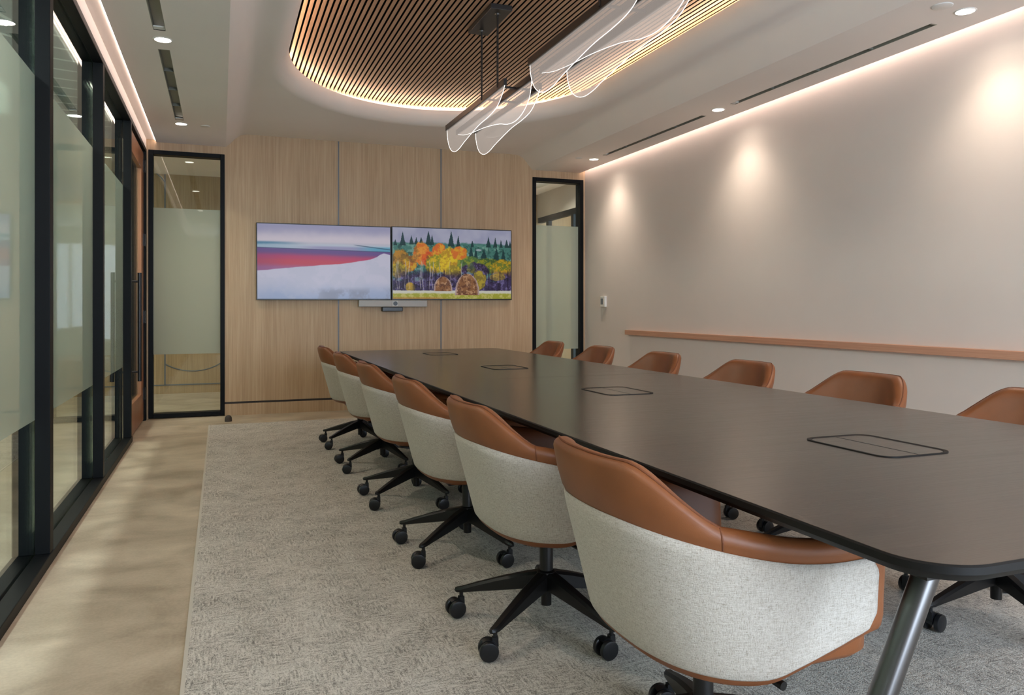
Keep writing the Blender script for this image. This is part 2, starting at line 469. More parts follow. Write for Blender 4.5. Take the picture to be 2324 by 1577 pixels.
# slats inside the oval
sl = MB(); sc_ = MB(); pitch, gap = .0392, .0150
x = EX-EA-.16
while x < EX+EA+.16:
    xm = x+(pitch-gap)/2
    def yend(xx, o):
        q = 1-((xx-EX)/(EA+o))**2
        return (EB+o)*math.sqrt(max(q, 0))
    dy = yend(xm, .17)
    if dy > .02: sl.box(x, x+pitch-gap, EY0-dy, EY1+dy, ZSLAT, ZSLAT+.0025); sc_.box(x+.0003, x+pitch-gap-.0003, EY0-dy+.0003, EY1+dy-.0003, ZSLAT+.0025, ZSLAT+.05)
    x += pitch
obj('slat_panel', sl, M['slat'], ceiling)
obj('slat_core', sc_, M['blackin'], ceiling)
obj('slat_backing', MB().loft([oval(.205, ZSLAT+.051), oval(.205, ZSLAT+.058)]), M['blackin'], ceiling)
obj('led_strip', MB().grid([oval(.060, 3.060), oval(.060, 3.079)], True), M['led'], ceiling)
obj('led_strip', MB().box(XEL-.007, XEL-.002, YR, YB-.002, 2.804, 2.8115), M['ledslot'], ceiling)
obj('led_strip', MB().box(XER+.004, XER+.016, YR, YB-.03, 2.885, 2.8985), M['ledwall'], ceiling)

# ------------------------------------------------------------------ downlights, slots, speakers
def lamp_spot(name, loc, energy, size, blend, color, parent, radius=.03):
    d = bpy.data.lights.new(name, 'SPOT'); d.energy = energy; d.spot_size = math.radians(size); d.spot_blend = blend; d.color = color; d.shadow_soft_size = radius
    o = bpy.data.objects.new(name, d); C.objects.link(o); o.location = loc; o.parent = parent; return o
def downlight(label, group):
    e = empty('recessed_downlight', label=label, cat='ceiling light', group=group)
    obj('trim_ring', MB().lathe([(.047, -.001), (.0485, -.004), (.056, -.003), (.058, 0)], seg=40), M['white'], e, smooth=50)
    obj('lens', MB().lathe([(.001, .001), (.048, .001), (.048, -.0022), (.001, -.0022)], seg=40), M['lens'], e)
    lamp_spot('beam', (0, 0, -.006), DOWN_W, 106, 1.0, WARM, e, .014)
    lamp_spot('spill', (0, 0, -.008), SPILL_W, 150, .8, WARM, e, .014)
    return e
def place(proto, pts, labels):
    for i, (p, lb) in enumerate(zip(pts, labels)):
        o = proto if i == 0 else copy_tree(proto)
        o.location = p; o['label'] = lb
gl_, gr_ = 'downlights along the glass partition', 'downlights along the plain wall'
place(downlight('', gl_), [(-.34, y, ZL) for y in (7.62, 5.27, 2.93, .60, -1.6)],
      ['round lit downlight near the glass partition, closest to the screen wall', 'round lit downlight between the two left ceiling air slots',
       'round lit downlight over the glass partition, third from the screen wall', 'round lit downlight over the glass partition, fourth from the screen wall', 'round lit downlight over the glass partition, last towards the rear window'])
place(downlight('', gr_), [(3.87, y, ZRt) for y in (7.70, 5.41, 3.13, .85, -1.4)],
      ['round lit downlight near the plain wall, closest to the screen wall', 'round lit downlight between the two right ceiling air slots',
       'round lit downlight beside a flush cover at the upper right corner of the ceiling', 'round lit downlight by the plain wall, fourth from the screen wall', 'round lit downlight by the plain wall, last towards the rear window'])
def slot_diffuser(x0, x1, y0, y1, z, label, group, div):
    e = empty('slot_diffuser', (0, 0, 0), label=label, cat='air vent', group=group)
    e.location = ((x0+x1)/2, (y0+y1)/2, z)
    hx, hy = (x1-x0)/2, (y1-y0)/2
    obj('housing', MB().box(-hx, -hx+.003, -hy, hy, 0, .034).box(hx-.003, hx, -hy, hy, 0, .034).box(-hx, hx, -hy, hy, .030, .034), M['slot'], e)
    obj('end_cap', MB().box(-hx+.003, hx-.003, hy-.05, hy, .004, .012), M['white'], e)
    obj('end_cap', MB().box(-hx+.003, hx-.003, -hy, -hy+.012, .0, .030), M['slot'], e)
    vb = MB()
    for k in range(1, div): vb.box(-hx+.003, hx-.003, -hy+k*2*hy/div-.002, -hy+k*2*hy/div+.002, .002, .028)
    vb.box(-hx+.003, -hx+.007, -hy, hy, .010, .030)
    obj('blade', vb, M['slotdark'], e)
    return e
for (a, b), lb in zip(slotsL[::-1], ('long grey ceiling air slot near the partition, closest to the screen wall', 'grey ceiling air slot near the partition, cut by the top of the photo', 'grey ceiling air slot near the partition behind the viewer')):
    slot_diffuser(LX0, LX1, a, b, ZL, lb, 'air slots in the left ceiling strip', 4)
for (a, b), lb in zip(slotsR[::-1], ('long thin ceiling air slot by the plain wall, closest to the screen wall', 'long thin ceiling air slot by the plain wall, second from the screen wall', 'thin ceiling air slot by the plain wall behind the viewer')):
    slot_diffuser(RX0, RX1, a, b, ZRt, lb, 'air slots in the right ceiling strip', 4)
def disc(x, y, z, r, label, name='ceiling_speaker', cat='speaker'):
    o = obj(name, MB().lathe([(.001, -.004), (r*.9, -.0045), (r*.97, -.003), (r, 0)], (0, 0, 0), 40), M['white'], smooth=40, loc=(x, y, z))
    tag(o, label, cat, 'round ceiling covers')
disc(-.136, 7.64, ZL, .042, 'small round flush cover in the ceiling beside the left downlight')
disc(3.685, 7.70, ZRt, .038, 'small round flush cover in the ceiling beside the far right downlight')
disc(3.685, 3.12, ZRt, .055, 'round flush cover in the ceiling beside the upper right corner downlight')

# ------------------------------------------------------------------ wall ledge, thermostat, door stop
o = obj('wall_ledge', MB().box(XR-.052, XR, -.5, 7.46, .828, .879), M['ledge'], bevel=.003)
tag(o, 'long pale wood ledge fixed along the plain wall', 'ledge')
t = empty('thermostat', (XR, 8.03, 1.13), label='small white thermostat with grey display on the plain wall', cat='thermostat')
obj('body', MB().box(-.030, 0, -.055, .055, 0, .125), M['white'], t, bevel=.005, bseg=3)
obj('display', MB().box(-.0315, -.029, -.018, .043, .028, .098), M['lcd'], t, bevel=.001)
o = obj('door_stop', MB().lathe([(.034, 0), (.034, .02), (.032, .04), (.024, .054), (.012, .061), (.001, .063)], seg=28), plain('grey_rubber', lin(70, 62, 56), .7), smooth=50, loc=(.066, 8.11, 0))
tag(o, 'small dark dome door stop on the concrete by the glazed slot', 'door stop')

# ------------------------------------------------------------------ screens
def vnoise(rng, h, w_, oct=4, base=4, pers=.55):
    out = np.zeros((h, w_)); amp = 1; tot = 0
    for k in range(oct):
        n = base*2**k; nx = int(n*w_/h)+2; g = rng.random((n+2, nx))
        yy = np.linspace(0, n, h, endpoint=False); xx = np.linspace(0, nx-2, w_, endpoint=False)
        yi = yy.astype(int); xi = xx.astype(int); fy = (yy-yi)[:, None]; fx = (xx-xi)[None]
        fy = fy*fy*(3-2*fy); fx = fx*fx*(3-2*fx)
        out += amp*((g[yi][:, xi]*(1-fx)+g[yi][:, xi+1]*fx)*(1-fy)+(g[yi+1][:, xi]*(1-fx)+g[yi+1][:, xi+1]*fx)*fy)
        tot += amp; amp *= pers
    return out/tot
RGB = lambda *c: np.array(c, float)
def sm(a, b, x): t_ = np.clip((x-a)/(b-a), 0, 1); return t_*t_*(3-2*t_)
def blend(img, col_, a): return img*(1-a[..., None])+(np.asarray(col_) if np.ndim(col_) == 3 else np.asarray(col_)[None, None])*a[..., None]
def seascape(w_, h):
    rng = np.random.default_rng(3); v, u = np.mgrid[0:h, 0:w_]; u = u/w_; v = v/h
    n = vnoise(rng, h, w_, 5, 5); n2 = vnoise(rng, h, w_, 5, 3)
    img = np.zeros((h, w_, 3)); img[:] = RGB(170, 168, 200)
    img = blend(img, RGB(222, 212, 224), sm(.02, .2, v+.08*(n-.5)))
    img = blend(img, RGB(92, 140, 170), sm(.215, .25, v)*(1-.85*sm(.05, .4, u)))
    img = blend(img, RGB(196, 212, 228), sm(.245, .28, v+.03*(n-.5))*.75)
    img = blend(img, RGB(150, 140, 186), sm(.265, .30, v)*sm(.2, .5, u)*(1-sm(.75, .9, u))*.7)
    img = blend(img, RGB(84, 164, 196), sm(.26, .30, v)*sm(.68, .9, u)*.85)
    lake_top = .315+.03*u
    img = blend(img, RGB(60, 60, 104), np.exp(-((v-lake_top)/.006)**2)*.9)
    lk = sm(0, .008, v-lake_top)
    t_ = np.clip((v-lake_top)/.27, 0, 1)+.10*(n2-.5)
    lc = np.zeros_like(img); lc[:] = RGB(112, 84, 146)
    lc = blend(lc, RGB(196, 66, 110), sm(.12, .42, t_)); lc = blend(lc, RGB(208, 74, 88), sm(.42, .62, t_)*.8); lc = blend(lc, RGB(176, 104, 150), sm(.7, 1, t_))
    lc = blend(lc, RGB(120, 86, 140), (1-sm(0, .25, u))*.25)
    img = blend(img, lc, lk)
    shore = np.interp(u, [0, .12, .28, .45, .6, .73, .84, .89, .92, .95, 1], [.615, .60, .56, .535, .515, .48, .445, .41, .375, .36, .38])+.02*(n-.5)
    sand = np.zeros_like(img); sand[:] = RGB(212, 210, 230)
    sand = blend(sand, RGB(158, 176, 212), sm(.72, 1.02, v+.25*(n2-.5))*.85)
    sand = blend(sand, RGB(196, 200, 220), sm(.5, .62, n)*.4)
    sand = blend(sand, RGB(142, 146, 166), sm(.82, .92, v-.0*u)*sm(.36, .52, u)*sm(.45, .6, n)*.7)
    img = blend(img, sand, sm(0, .012, v-shore))
    img = blend(img, RGB(44, 66, 92), np.exp(-((v-(.255+.62*(u-.72)*(.32)))/.006)**2)*sm(.70, .76, u)*.75)
    return img
def autumn(w_, h):
    rng = np.random.default_rng(11); v, u = np.mgrid[0:h, 0:w_]; u = u/w_; v = v/h
    n = vnoise(rng, h, w_, 5, 14, .75); n2 = vnoise(rng, h, w_, 4, 7, .7); n3 = vnoise(rng, h, w_, 4, 20, .8); n4 = vnoise(rng, h, w_, 3, 5)
    img = np.zeros((h, w_, 3)); img[:] = RGB(166, 168, 196); img = blend(img, RGB(196, 196, 214), sm(.3, .7, n4)*.6)
    img = blend(img, RGB(74, 128, 118), sm(.19, .22, v+.05*(n2-.5)))
    img = blend(img, RGB(132, 176, 160), sm(.5, .6, n)*sm(.2, .25, v)*.8)
    img = blend(img, RGB(44, 84, 78), sm(.55, .65, n3)*sm(.2, .24, v)*.8)
    for cu, top, bot, wd in [(.02, .16, .24, .03), (.08, .05, .24, .05), (.15, .10, .22, .035), (.19, .12, .22, .03), (.23, .12, .22, .035), (.29, .03, .22, .05), (.32, .08, .22, .03), (.48, .02, .24, .055), (.54, .08, .26, .04),
                             (.66, .15, .24, .03), (.80, .09, .24, .045), (.86, .09, .24, .035), (.91, .13, .24, .03), (.96, .12, .24, .04), (.99, .14, .24, .03), (.65, .22, .42, .05), (.69, .25, .42, .04), (.76, .26, .40, .05), (.87, .24, .46, .06), (.93, .27, .42, .04)]:
        t_ = np.clip((v-top)/(bot-top), 0, 1)
        a = ((np.abs(u-cu) < wd*.5*t_*(.7+.6*n3)) & (v > top) & (v < bot+.01)).astype(float)
        img = blend(img, RGB(30, 60, 62), a*.9)
    hl = np.exp(-(((u-.715)/.035)**2+((v-.29)/.022)**2)); img = blend(img, RGB(190, 196, 204), sm(.5, .7, hl)*.8)
    # autumn crowns
    def crown(cu, cv, ru, rv, c1, c2, k=1.):
        nonlocal img
        d = ((u-cu)/ru)**2+((v-cv)/rv)**2+1.1*(n-.5)
        a = sm(1.05, .75, d)*k
        cc = np.zeros_like(img); cc[:] = RGB(*c1); cc = blend(cc, RGB(*c2), sm(.42, .6, n3))
        cc = blend(cc, RGB(60, 60, 40), sm(.6, .72, n2)*.35)
        img = blend(img, cc, a)
    crown(.75, .52, .28, .12, (150, 150, 40), (70, 100, 52)); crown(.93, .56, .12, .14, (206, 164, 38), (120, 130, 50)); crown(.62, .47, .12, .1, (86, 120, 64), (150, 160, 60))
    crown(.06, .47, .08, .17, (196, 140, 44), (150, 110, 40)); crown(.14, .50, .06, .12, (222, 172, 44), (190, 110, 40)); crown(.05, .60, .07, .12, (206, 176, 40), (150, 130, 44))
    crown(.23, .36, .075, .17, (226, 120, 44), (240, 160, 60)); crown(.30, .44, .07, .12, (234, 108, 40), (214, 84, 40)); crown(.38, .36, .065, .15, (226, 112, 48), (240, 170, 52))
    crown(.36, .50, .10, .15, (226, 188, 40), (150, 150, 44)); crown(.46, .48, .08, .22, (240, 206, 48), (196, 150, 44)); crown(.55, .34, .07, .10, (232, 170, 50), (226, 120, 50)); crown(.50, .62, .07, .12, (214, 188, 48), (160, 140, 50))
    # violet undergrowth and dark trunks
    und = sm(.56, .68, v+.10*(n2-.5)-.08*sm(.55, .6, u)*(1-sm(.78, .85, u)))
    und = np.maximum(und, sm(1.1, .8, ((u-.68)/.12)**2+((v-.60)/.13)**2+.8*(n-.5)))*(1-.6*sm(.55, .7, n4)*(v < .75))
    uc = np.zeros_like(img); uc[:] = RGB(66, 50, 92); uc = blend(uc, RGB(120, 104, 160), sm(.45, .62, n)); uc = blend(uc, RGB(38, 26, 44), sm(.5, .62, n3)*.7)
    img = blend(img, uc, und*.92)
    crown(.14, .83, .04, .07, (200, 160, 60), (150, 130, 60)); crown(.72, .72, .06, .14, (186, 164, 60), (140, 120, 56)); crown(.88, .68, .07, .06, (206, 170, 70), (150, 130, 70), .8)
    tr_ = vnoise(rng, 4, w_, 1, 2)[0]
    for cu in (.03, .045, .10, .13, .225, .24, .30, .325, .385, .47, .57):
        img = blend(img, RGB(214, 204, 206), np.exp(-((u-cu-.006*np.sin(v*14+cu*60))/.0028)**2)*sm(.42, .5, v)*(1-sm(.84, .88, v))*.8*(.5+.5*sm(.35, .5, n2)))
    for cu in (.17, .26, .275, .29, .35, .42, .80, .83, .90, .97):
        img = blend(img, RGB(34, 20, 40), np.exp(-((u-cu)/.004)**2)*sm(.55, .62, v)*(1-sm(.86, .89, v))*.8)
    # meadow
    img = blend(img, RGB(222, 220, 206), sm(.872, .885, v+.015*(n-.5)))
    gc = np.zeros_like(img); gc[:] = RGB(172, 172, 62); gc = blend(gc, RGB(204, 196, 110), sm(.45, .6, n3)); gc = blend(gc, RGB(190, 128, 50), sm(.96, .99, v)*(1-sm(.3, .5, u))*.7)
    img = blend(img, gc, sm(.905, .935, v+.02*(n-.5)))
    for cu, top, bot, ru in ((.41, .68, .89, .078), (.615, .635, .945, .105)):
        t_ = np.clip((v-top)/(bot-top), 0, 1); wd = ru*np.sqrt(np.clip(1-(1-t_)**2.2, 0, 1))*(.94+.12*n3)
        a = ((np.abs(u-cu) < wd) & (v > top) & (v < bot)).astype(float)
        hc = np.zeros_like(img); hc[:] = RGB(150, 102, 66); hc = blend(hc, RGB(206, 160, 120), sm(.45, .62, n)); hc = blend(hc, RGB(92, 54, 40), sm(.5, .64, n3)*.7)
        hc = blend(hc, RGB(206, 186, 190), sm(.72, 1, np.abs(u-cu)/np.maximum(wd, 1e-4))*.8)
        img = blend(img, hc, a)
    return img
def screen(name, x0, x1, z0, z1, painter, label, rot):
    e = empty(name, ((x0+x1)/2, YB, z0), label=label, cat='screen'); e.rotation_euler = (0, rot, 0)
    hx = (x1-x0)/2; hz = z1-z0
    obj('housing', MB().box(-hx, hx, -.055, -.02, 0, hz), M['plastic'], e, bevel=.003)
    obj('wall_bracket', MB().box(-.25, .25, -.02, .0, .15, hz-.15), M['plastic'], e)
    nw, nh = 340, 192; img = painter(nw, nh)
    b = .010; px0, px1, pz0, pz1 = -hx+b, hx-b, b+.002, hz-b
    gx = np.linspace(px0, px1, nw+1); gz = np.linspace(pz1, pz0, nh+1)
    V = np.zeros(((nw+1)*(nh+1), 3)); V[:, 0] = np.tile(gx, nh+1); V[:, 1] = -.0562; V[:, 2] = np.repeat(gz, nw+1)
    j, i = np.mgrid[0:nh, 0:nw]; a = (j*(nw+1)+i).ravel()
    F = np.stack([a, a+nw+1, a+nw+2, a+1], 1)
    me = bpy.data.meshes.new('display'); me.from_pydata(V.tolist(), [], F.tolist())
    at = me.color_attributes.new('picture', 'FLOAT_COLOR', 'CORNER')
    c = img.reshape(-1, 3)/255; c = np.where(c <= .04045, c/12.92, ((c+.055)/1.055)**2.4)
    c4 = np.ones((nw*nh, 4)); c4[:, :3] = c; at.data.foreach_set('color', np.repeat(c4, 4, 0).ravel())
    m = NT('display_'+name); m.col((.008, .008, .008, 1)); m.set(.25, 0, .12)
    va = m.n('ShaderNodeVertexColor', layer_name='picture'); m.l(va.outputs[0], m.b.inputs['Emission Color']); m.b.inputs['Emission Strength'].default_value = .31
    me.materials.append(m.m); d = bpy.data.objects.new('display', me); C.objects.link(d); d.parent = e
    return e
screen('wall_screen', .345, 1.766, 1.205, 2.016, seascape, 'left wall screen showing a pink lake and white sand', -.004)
screen('wall_screen', 1.774, 3.197, 1.210, 2.028, autumn, 'right wall screen showing an autumn forest painting with haystacks', -.004)
vb = empty('video_bar', (1.79, YB, 1.13), label='slim silver video bar with round camera under the two screens', cat='video bar')
obj('speaker_grille', MB().box(-.382, .382, -.075, -.012, 0, .075), M['silver'], vb, bevel=.006, bseg=3)
obj('camera_housing', MB().box(-.02, .055, -.081, -.05, .002, .073), plain('pale_grey', lin(190, 186, 182), .4), vb, bevel=.004)
obj('camera_lens', MB().cyl((.018, -.088, .038), (.018, -.07, .038), .023, seg=32), M['plastic'], vb, smooth=40)
obj('mount', MB().box(-.125, .105, -.07, 0, -.05, -.0005), M['plastic'], vb, bevel=.006)

# ------------------------------------------------------------------ conference table
TX0, TX1, TY0, TY1, TZ = .965, 2.435, .82, 6.90, .74
def rrect(x0, x1, y0, y1, r, z, n=10):
    out = []
    for cx, cy, a0 in ((x1-r, y1-r, 0), (x0+r, y1-r, PI/2), (x0+r, y0+r, PI), (x1-r, y0+r, 1.5*PI)):
        for k in range(n+1):
            a = a0+PI/2*k/n; out.append((cx+r*math.cos(a), cy+r*math.sin(a), z))
    return out
def top_section(y0, y1, near, far):
    # one half of the top; corners rounded only at its free end
    def ring(ins, z):
        r = .105-ins; x0, x1 = TX0+ins, TX1-ins
        a = y0+(ins if near else 0); b = y1-(ins if far else 0); out = []
        def arc(cx, cy, a0): return [(cx+r*math.cos(a0+PI/2*k/10), cy+r*math.sin(a0+PI/2*k/10), z) for k in range(11)]
        out += arc(x1-r, b-r, 0) if far else [(x1, b, z)]
        out += arc(x0+r, b-r, PI/2) if far else [(x0, b, z)]
        out += arc(x0+r, a+r, PI) if near else [(x0, a, z)]
        out += arc(x1-r, a+r, 1.5*PI) if near else [(x1, a, z)]
        return out
    return MB().loft([ring(.0035, TZ-.004), ring(.0035, TZ-.0002), ring(.0045, TZ)]), MB().loft([ring(.014, TZ-.0275), ring(.003, TZ-.018), ring(0, TZ-.0145), ring(0, TZ-.003), ring(.0032, TZ-.0004)])
tb = empty('conference_table', ((TX0+TX1)/2, (TY0+TY1)/2, 0), label='long dark espresso wood conference table with four power hatches', cat='table')
off = Vector(tb.location)
def tobj(name, mb, mat, parent=tb, **kw):
    mb.v = [tuple(Vector(p)-off) for p in mb.v]
    return obj(name, mb, mat, parent, **kw)
M['edgeband'] = plain('black_edge_band', lin(15, 14, 13), .55, 0, .25)
for args in ((TY0, 3.898, True, False), (3.902, TY1, False, True)):
    tp, eb = top_section(*args)
    tp_ = tobj('tabletop', tp, M['table'])
    obj('edge_band', MB().add([tuple(Vector(p)-off) for p in eb.v], eb.f), M['edgeband'], tp_, smooth=25)
for cy in (1.645, 3.135, 4.63, 6.17):
    cx = 1.69
    h0, h1 = .118, .158
    fr = MB().grid([rrect(cx-h0, cx+h0, cy-h1, cy+h1, .045, TZ-.001), rrect(cx-h0, cx+h0, cy-h1, cy+h1, .045, TZ+.0022),
                    rrect(cx-h0+.007, cx+h0-.007, cy-h1+.007, cy+h1-.007, .040, TZ+.0022), rrect(cx-h0+.012, cx+h0-.012, cy-h1+.012, cy+h1-.012, .036, TZ+.0002)], True)
    hp = tobj('power_hatch', fr, M['edgeband'], smooth=30)
    lid = MB().loft([rrect(cx-h0+.013, cx+h0-.013, cy-h1+.013, cy+h1-.013, .036, TZ), rrect(cx-h0+.013, cx+h0-.013, cy-h1+.013, cy+h1-.013, .036, TZ+.0006)])
    obj('hatch_lid', MB().add([tuple(Vector(p)-off) for p in lid.v], lid.f), M['table'], hp)
    ln = MB().box(cx-.0012, cx+.0012, cy-h1+.012, cy+h1-.012, TZ+.0005, TZ+.0012)
    obj('split_line', MB().add([tuple(Vector(p)-off) for p in ln.v], ln.f), M['plastic'], hp)
for y, dt, db in ((1.0, .53, .885), (3.72, .26, .30), (4.08, .26, .30), (6.70, .33, .42)):
    for q in (-1, 1):
        yb_ = y
        tobj('leg', MB().cyl((1.70+q*dt, y, .712), (1.70+q*db, yb_, .0165), (.0222 if y < 2 else .026), .0215, 32), M['steel'], smooth=40)
tobj('support_beam', MB().box(1.40, 2.0, 1.0, 6.72, .64, 0.7125).box(1.10, 2.30, .96, 1.06, .665, 0.7125).box(1.10, 2.30, 3.68, 4.12, .665, 0.7125).box(1.10, 2.30, 6.67, 6.77, .665, 0.7125), M['darkwood_under'])

# ------------------------------------------------------------------ tub chair
def smooth01(a, b, x):
    t_ = min(max((x-a)/(b-a), 0), 1); return t_*t_*(3-2*t_)
PW, PB, PF = .335, .344, .238
raw = [(PF, PW-.012), (PF*.5, PW-.003)]
for k in range(0, 61):
    th = PI/2+PI*k/60; n_ = 2/2.5
    c_, s_ = math.cos(th), math.sin(th)
    raw.append((-PB*abs(c_)**n_, PW*math.copysign(abs(s_)**n_, s_)))
raw += [(PF*.5, -PW+.003), (PF, -PW+.012)]
cum = [0]
for a, b in zip(raw, raw[1:]): cum.append(cum[-1]+math.dist(a, b))
TOT = cum[-1]
def plan(s):
    s = min(max(s, 0), TOT)
    for i in range(len(cum)-1):
        if cum[i+1] >= s:
            t_ = (s-cum[i])/max(cum[i+1]-cum[i], 1e-9); a, b = raw[i], raw[i+1]
            return Vector((a[0]+(b[0]-a[0])*t_, a[1]+(b[1]-a[1])*t_))
def normal(s):
    d = plan(min(s+.012, TOT))-plan(max(s-.012, 0)); d.normalize(); return Vector((-d.y, d.x))  # inward-facing sign fixed below
_sg = 1 if normal(TOT/2).x < 0 else -1
def outward(s): return normal(s)*_sg
def wall_pt(s, z, o):
    p = plan(s)+outward(s)*o
    w_ = min(max((.81-z)/.39, -.1), 1.12)
    kx = 1-.31*w_ if p.x < 0 else 1-.03*w_
    return (p.x*kx, p.y*(1-.06*w_), z)
def back_s(s): return abs(s-TOT/2)
JS = .368
def ztop(s):
    b = back_s(s)
    if b < JS: return .804-.110*smooth01(.165, JS+.015, b)-.006*smooth01(JS-.06, JS, b)
    return ZJ-.045*smooth01(JS-.06, JS+.30, b)
def zseam(s):
    b = back_s(s); return .678-.080*smooth01(.08, TOT/2-.10, b)
def zbot(s):
    b = back_s(s); return .361+.072*smooth01(.44, TOT/2+.06, b)
ZJ = .804-.110*smooth01(.165, JS+.015, JS)-.006
NS = 72
ss = [TOT*i/NS for i in range(NS+1)]
def section(s):
    zt, zb = ztop(s), zbot(s); th = .062-.010*smooth01(.2, JS, back_s(s)); r = th/2
    pts = [wall_pt(s, zb+.010, -.100), wall_pt(s, zb-.001, -.060), wall_pt(s, zb-.002, -.022), wall_pt(s, zb+.006, -.006), wall_pt(s, zb+.03, 0)]
    zs = zseam(s)
    for z in (zb+(zs-zb)*.45, zb+(zs-zb)*.7, zs-.012): pts.append(wall_pt(s, z, -.001))
    pts.append(wall_pt(s, zs, .001)); pts.append(wall_pt(s, zs+.012, .005))
    zr = zt-r
    if zr > zs+.03: pts.append(wall_pt(s, zs+.5*(zr-zs)+.004, .007))
    else: pts.append(wall_pt(s, zs+.5*(max(zr, zs+.014)-zs)+.008, .006))
    for k in range(1, 10):
        a = PI*k/10; pts.append(wall_pt(s, max(zr, zs+.016)+math.sin(a)*r*.95, .005-r+r*math.cos(a)))
    pts.append(wall_pt(s, zr-.02, -th+.004)); pts.append(wall_pt(s, .58, -th)); pts.append(wall_pt(s, .47, -th-.01)); pts.append(wall_pt(s, zb+.03, -th-.02))
    return pts
def front_nose(sec, k, push):
    c = sum((Vector(p) for p in sec), Vector())/len(sec)
    return [tuple(Vector((p[0]+push, c.y+(p[1]-c.y)*k, c.z+(p[2]-c.z)*(1-(1-k)*.22)))) for p in sec]
def make_chair():
    e = empty('swivel_tub_chair', cat='chair', label='x')
    body = [section(s) for s in ss]
    body = [front_nose(body[0], .35, .014), front_nose(body[0], .8, .010)]+body+[front_nose(body[-1], .8, .010), front_nose(body[-1], .35, .014)]
    up = obj('leather_upholstery', MB().loft(body), M['leather'], e, smooth=60)
    # outer fabric panel
    rows = []
    s0, s1 = .022, TOT-.022
    fs = [s0+(s1-s0)*i/80 for i in range(81)]
    for s in fs:
        zb, zs = zbot(s), zseam(s)-.002
        ez = min(s-s0, s1-s)
        cr = .028*(1-math.sqrt(max(0, 1-(1-min(ez/.028, 1))**2))) if ez < .028 else 0
        pr_ = []
        for q in range(12):
            t_ = q/11
            if q == 0: z, o_ = zb+.020+cr, .000
            elif q == 1: z, o_ = zb+.024+cr*.95, .003
            else:
                f_ = (q-1)/10; z = zb+.024+cr*.95+(zs-cr-zb-.024-cr*.95)*f_; o_ = .0042 if q < 11 else .002
            pr_.append(wall_pt(s, z, o_))
        rows.append(pr_)
    fo = obj('fabric_shell', MB().grid(rows), M['fabric'], e, smooth=60)
    sd = fo.modifiers.new('thickness', 'SOLIDIFY'); sd.thickness = .006; sd.offset = 0
    # seams and piping
    for jj in (TOT/2-JS, TOT/2+JS):
        sec = section(jj)[8:22]
        obj('stitched_seam', MB().tube([tuple(Vector(p)+Vector(((0, 0, .0008)))) for p in sec], .0022, 6), M['stitch'], up)
    pts = []
    for i in range(61):
        s = TOT/2-JS+2*JS*i/60; zt = ztop(s); th = .062-.010*smooth01(.2, JS, back_s(s)); r = th/2
        a = PI*.40; pts.append(wall_pt(s, zt-r+math.sin(a)*r*.95+.0006, .005-r+r*math.cos(a)))
    obj('piping', MB().tube(pts, .0024, 6), M['stitch'], up)
    # seat cushion
    rg = []
    for z, ins in ((.342, .040), (.346, .014), (.360, .002), (.45, 0), (.468, .012), (.474, .05)):
        r_ = rrect(-.165+ins, .296-ins, -.240+ins, .240-ins, .07, z, 8)
        rg.append(r_)
    obj('seat_cushion', MB().loft(rg), M['leather'], e, smooth=60)
    obj('seat_plate', MB().box(-.12, .12, -.10, .10, .316, .344), M['chairmetal'], e, bevel=.006)
    obj('tilt_lever', MB().tube([(.0, -.06, .328), (.02, -.16, .326), (.03, -.215, .322)], .006, 10).cyl((.03, -.212, .322), (.034, -.240, .320), .009, .010, 12), M['chairmetal'], e, smooth=40)
    col_ = obj('gas_lift', MB().lathe([(.0185, .072), (.0185, .15), (.0238, .151), (.0238, .295), (.0225, .30), (.013, .301)], seg=28), M['chairmetal'], e, smooth=35)
    obj('chrome_rod', MB().cyl((0, 0, .298), (0, 0, .32), .014, seg=20), M['chrome'], col_, smooth=40)
    obj('hub', MB().lathe([(.0195, .118), (.038, .124), (.040, .17), (.034, .190), (.0245, .195)], seg=28), M['chairmetal'], e, smooth=40)
    for k in range(5):
        a = 2*PI*k/5; R_ = Matrix.Rotation(a, 3, 'Z')
        rings = []
        for x_, wd, z0, z1 in ((.03, .026, .130, .190), (.09, .023, .121, .176), (.18, .0195, .106, .150), (.265, .017, .093, .122), (.312, .016, .085, .105), (.332, .013, .084, .101), (.339, .006, .086, .098)):
            rings.append([tuple(R_ @ Vector(p)) for p in [(x_, -wd, z0+.004), (x_, -wd*.6, z0), (x_, wd*.6, z0), (x_, wd, z0+.004), (x_, wd, z1-.008), (x_, wd*.55, z1), (x_, -wd*.55, z1), (x_, -wd, z1-.008)]])
        obj('base_leg', MB().loft(rings), M['chairmetal'], e, smooth=35)
        cpos = R_ @ Vector((.316, 0, 0))
        tr = (-.55+.5*((k*37) % 7)/7) if k != 0 else .3
        ta = PI+(.22, -.15, .1, -.2, .12)[k]          # trailing direction of the caster
        Rt = Matrix.Rotation(ta, 3, 'Z')
        W = lambda p: tuple(cpos+Rt @ Vector(p))
        cf = MB().cyl(W((0, 0, .06)), W((0, 0, .088)), .007, seg=12)
        hood = []
        for q in range(13):
            an = PI*(-.02)+PI*.72*q/12
            c1, s1_ = math.cos(an), math.sin(an)
            hood.append([W((.022-.032*c1, yy, .031+.032*s1_)) for yy in (-.011, .011)]+[W((.022-.024*c1, yy, .031+.024*s1_)) for yy in (.011, -.011)])
        cf.loft(hood); cf.add([W(p) for p in [(-.010, -.010, .042), (.012, -.010, .042), (.012, .010, .042), (-.010, .010, .042), (-.009, -.009, .070), (.009, -.009, .070), (.009, .009, .070), (-.009, .009, .070)]], [(0, 3, 2, 1), (4, 5, 6, 7), (0, 1, 5, 4), (1, 2, 6, 5), (2, 3, 7, 6), (3, 0, 4, 7)])
        cs = obj('caster', cf, M['rubber'], e, smooth=35)
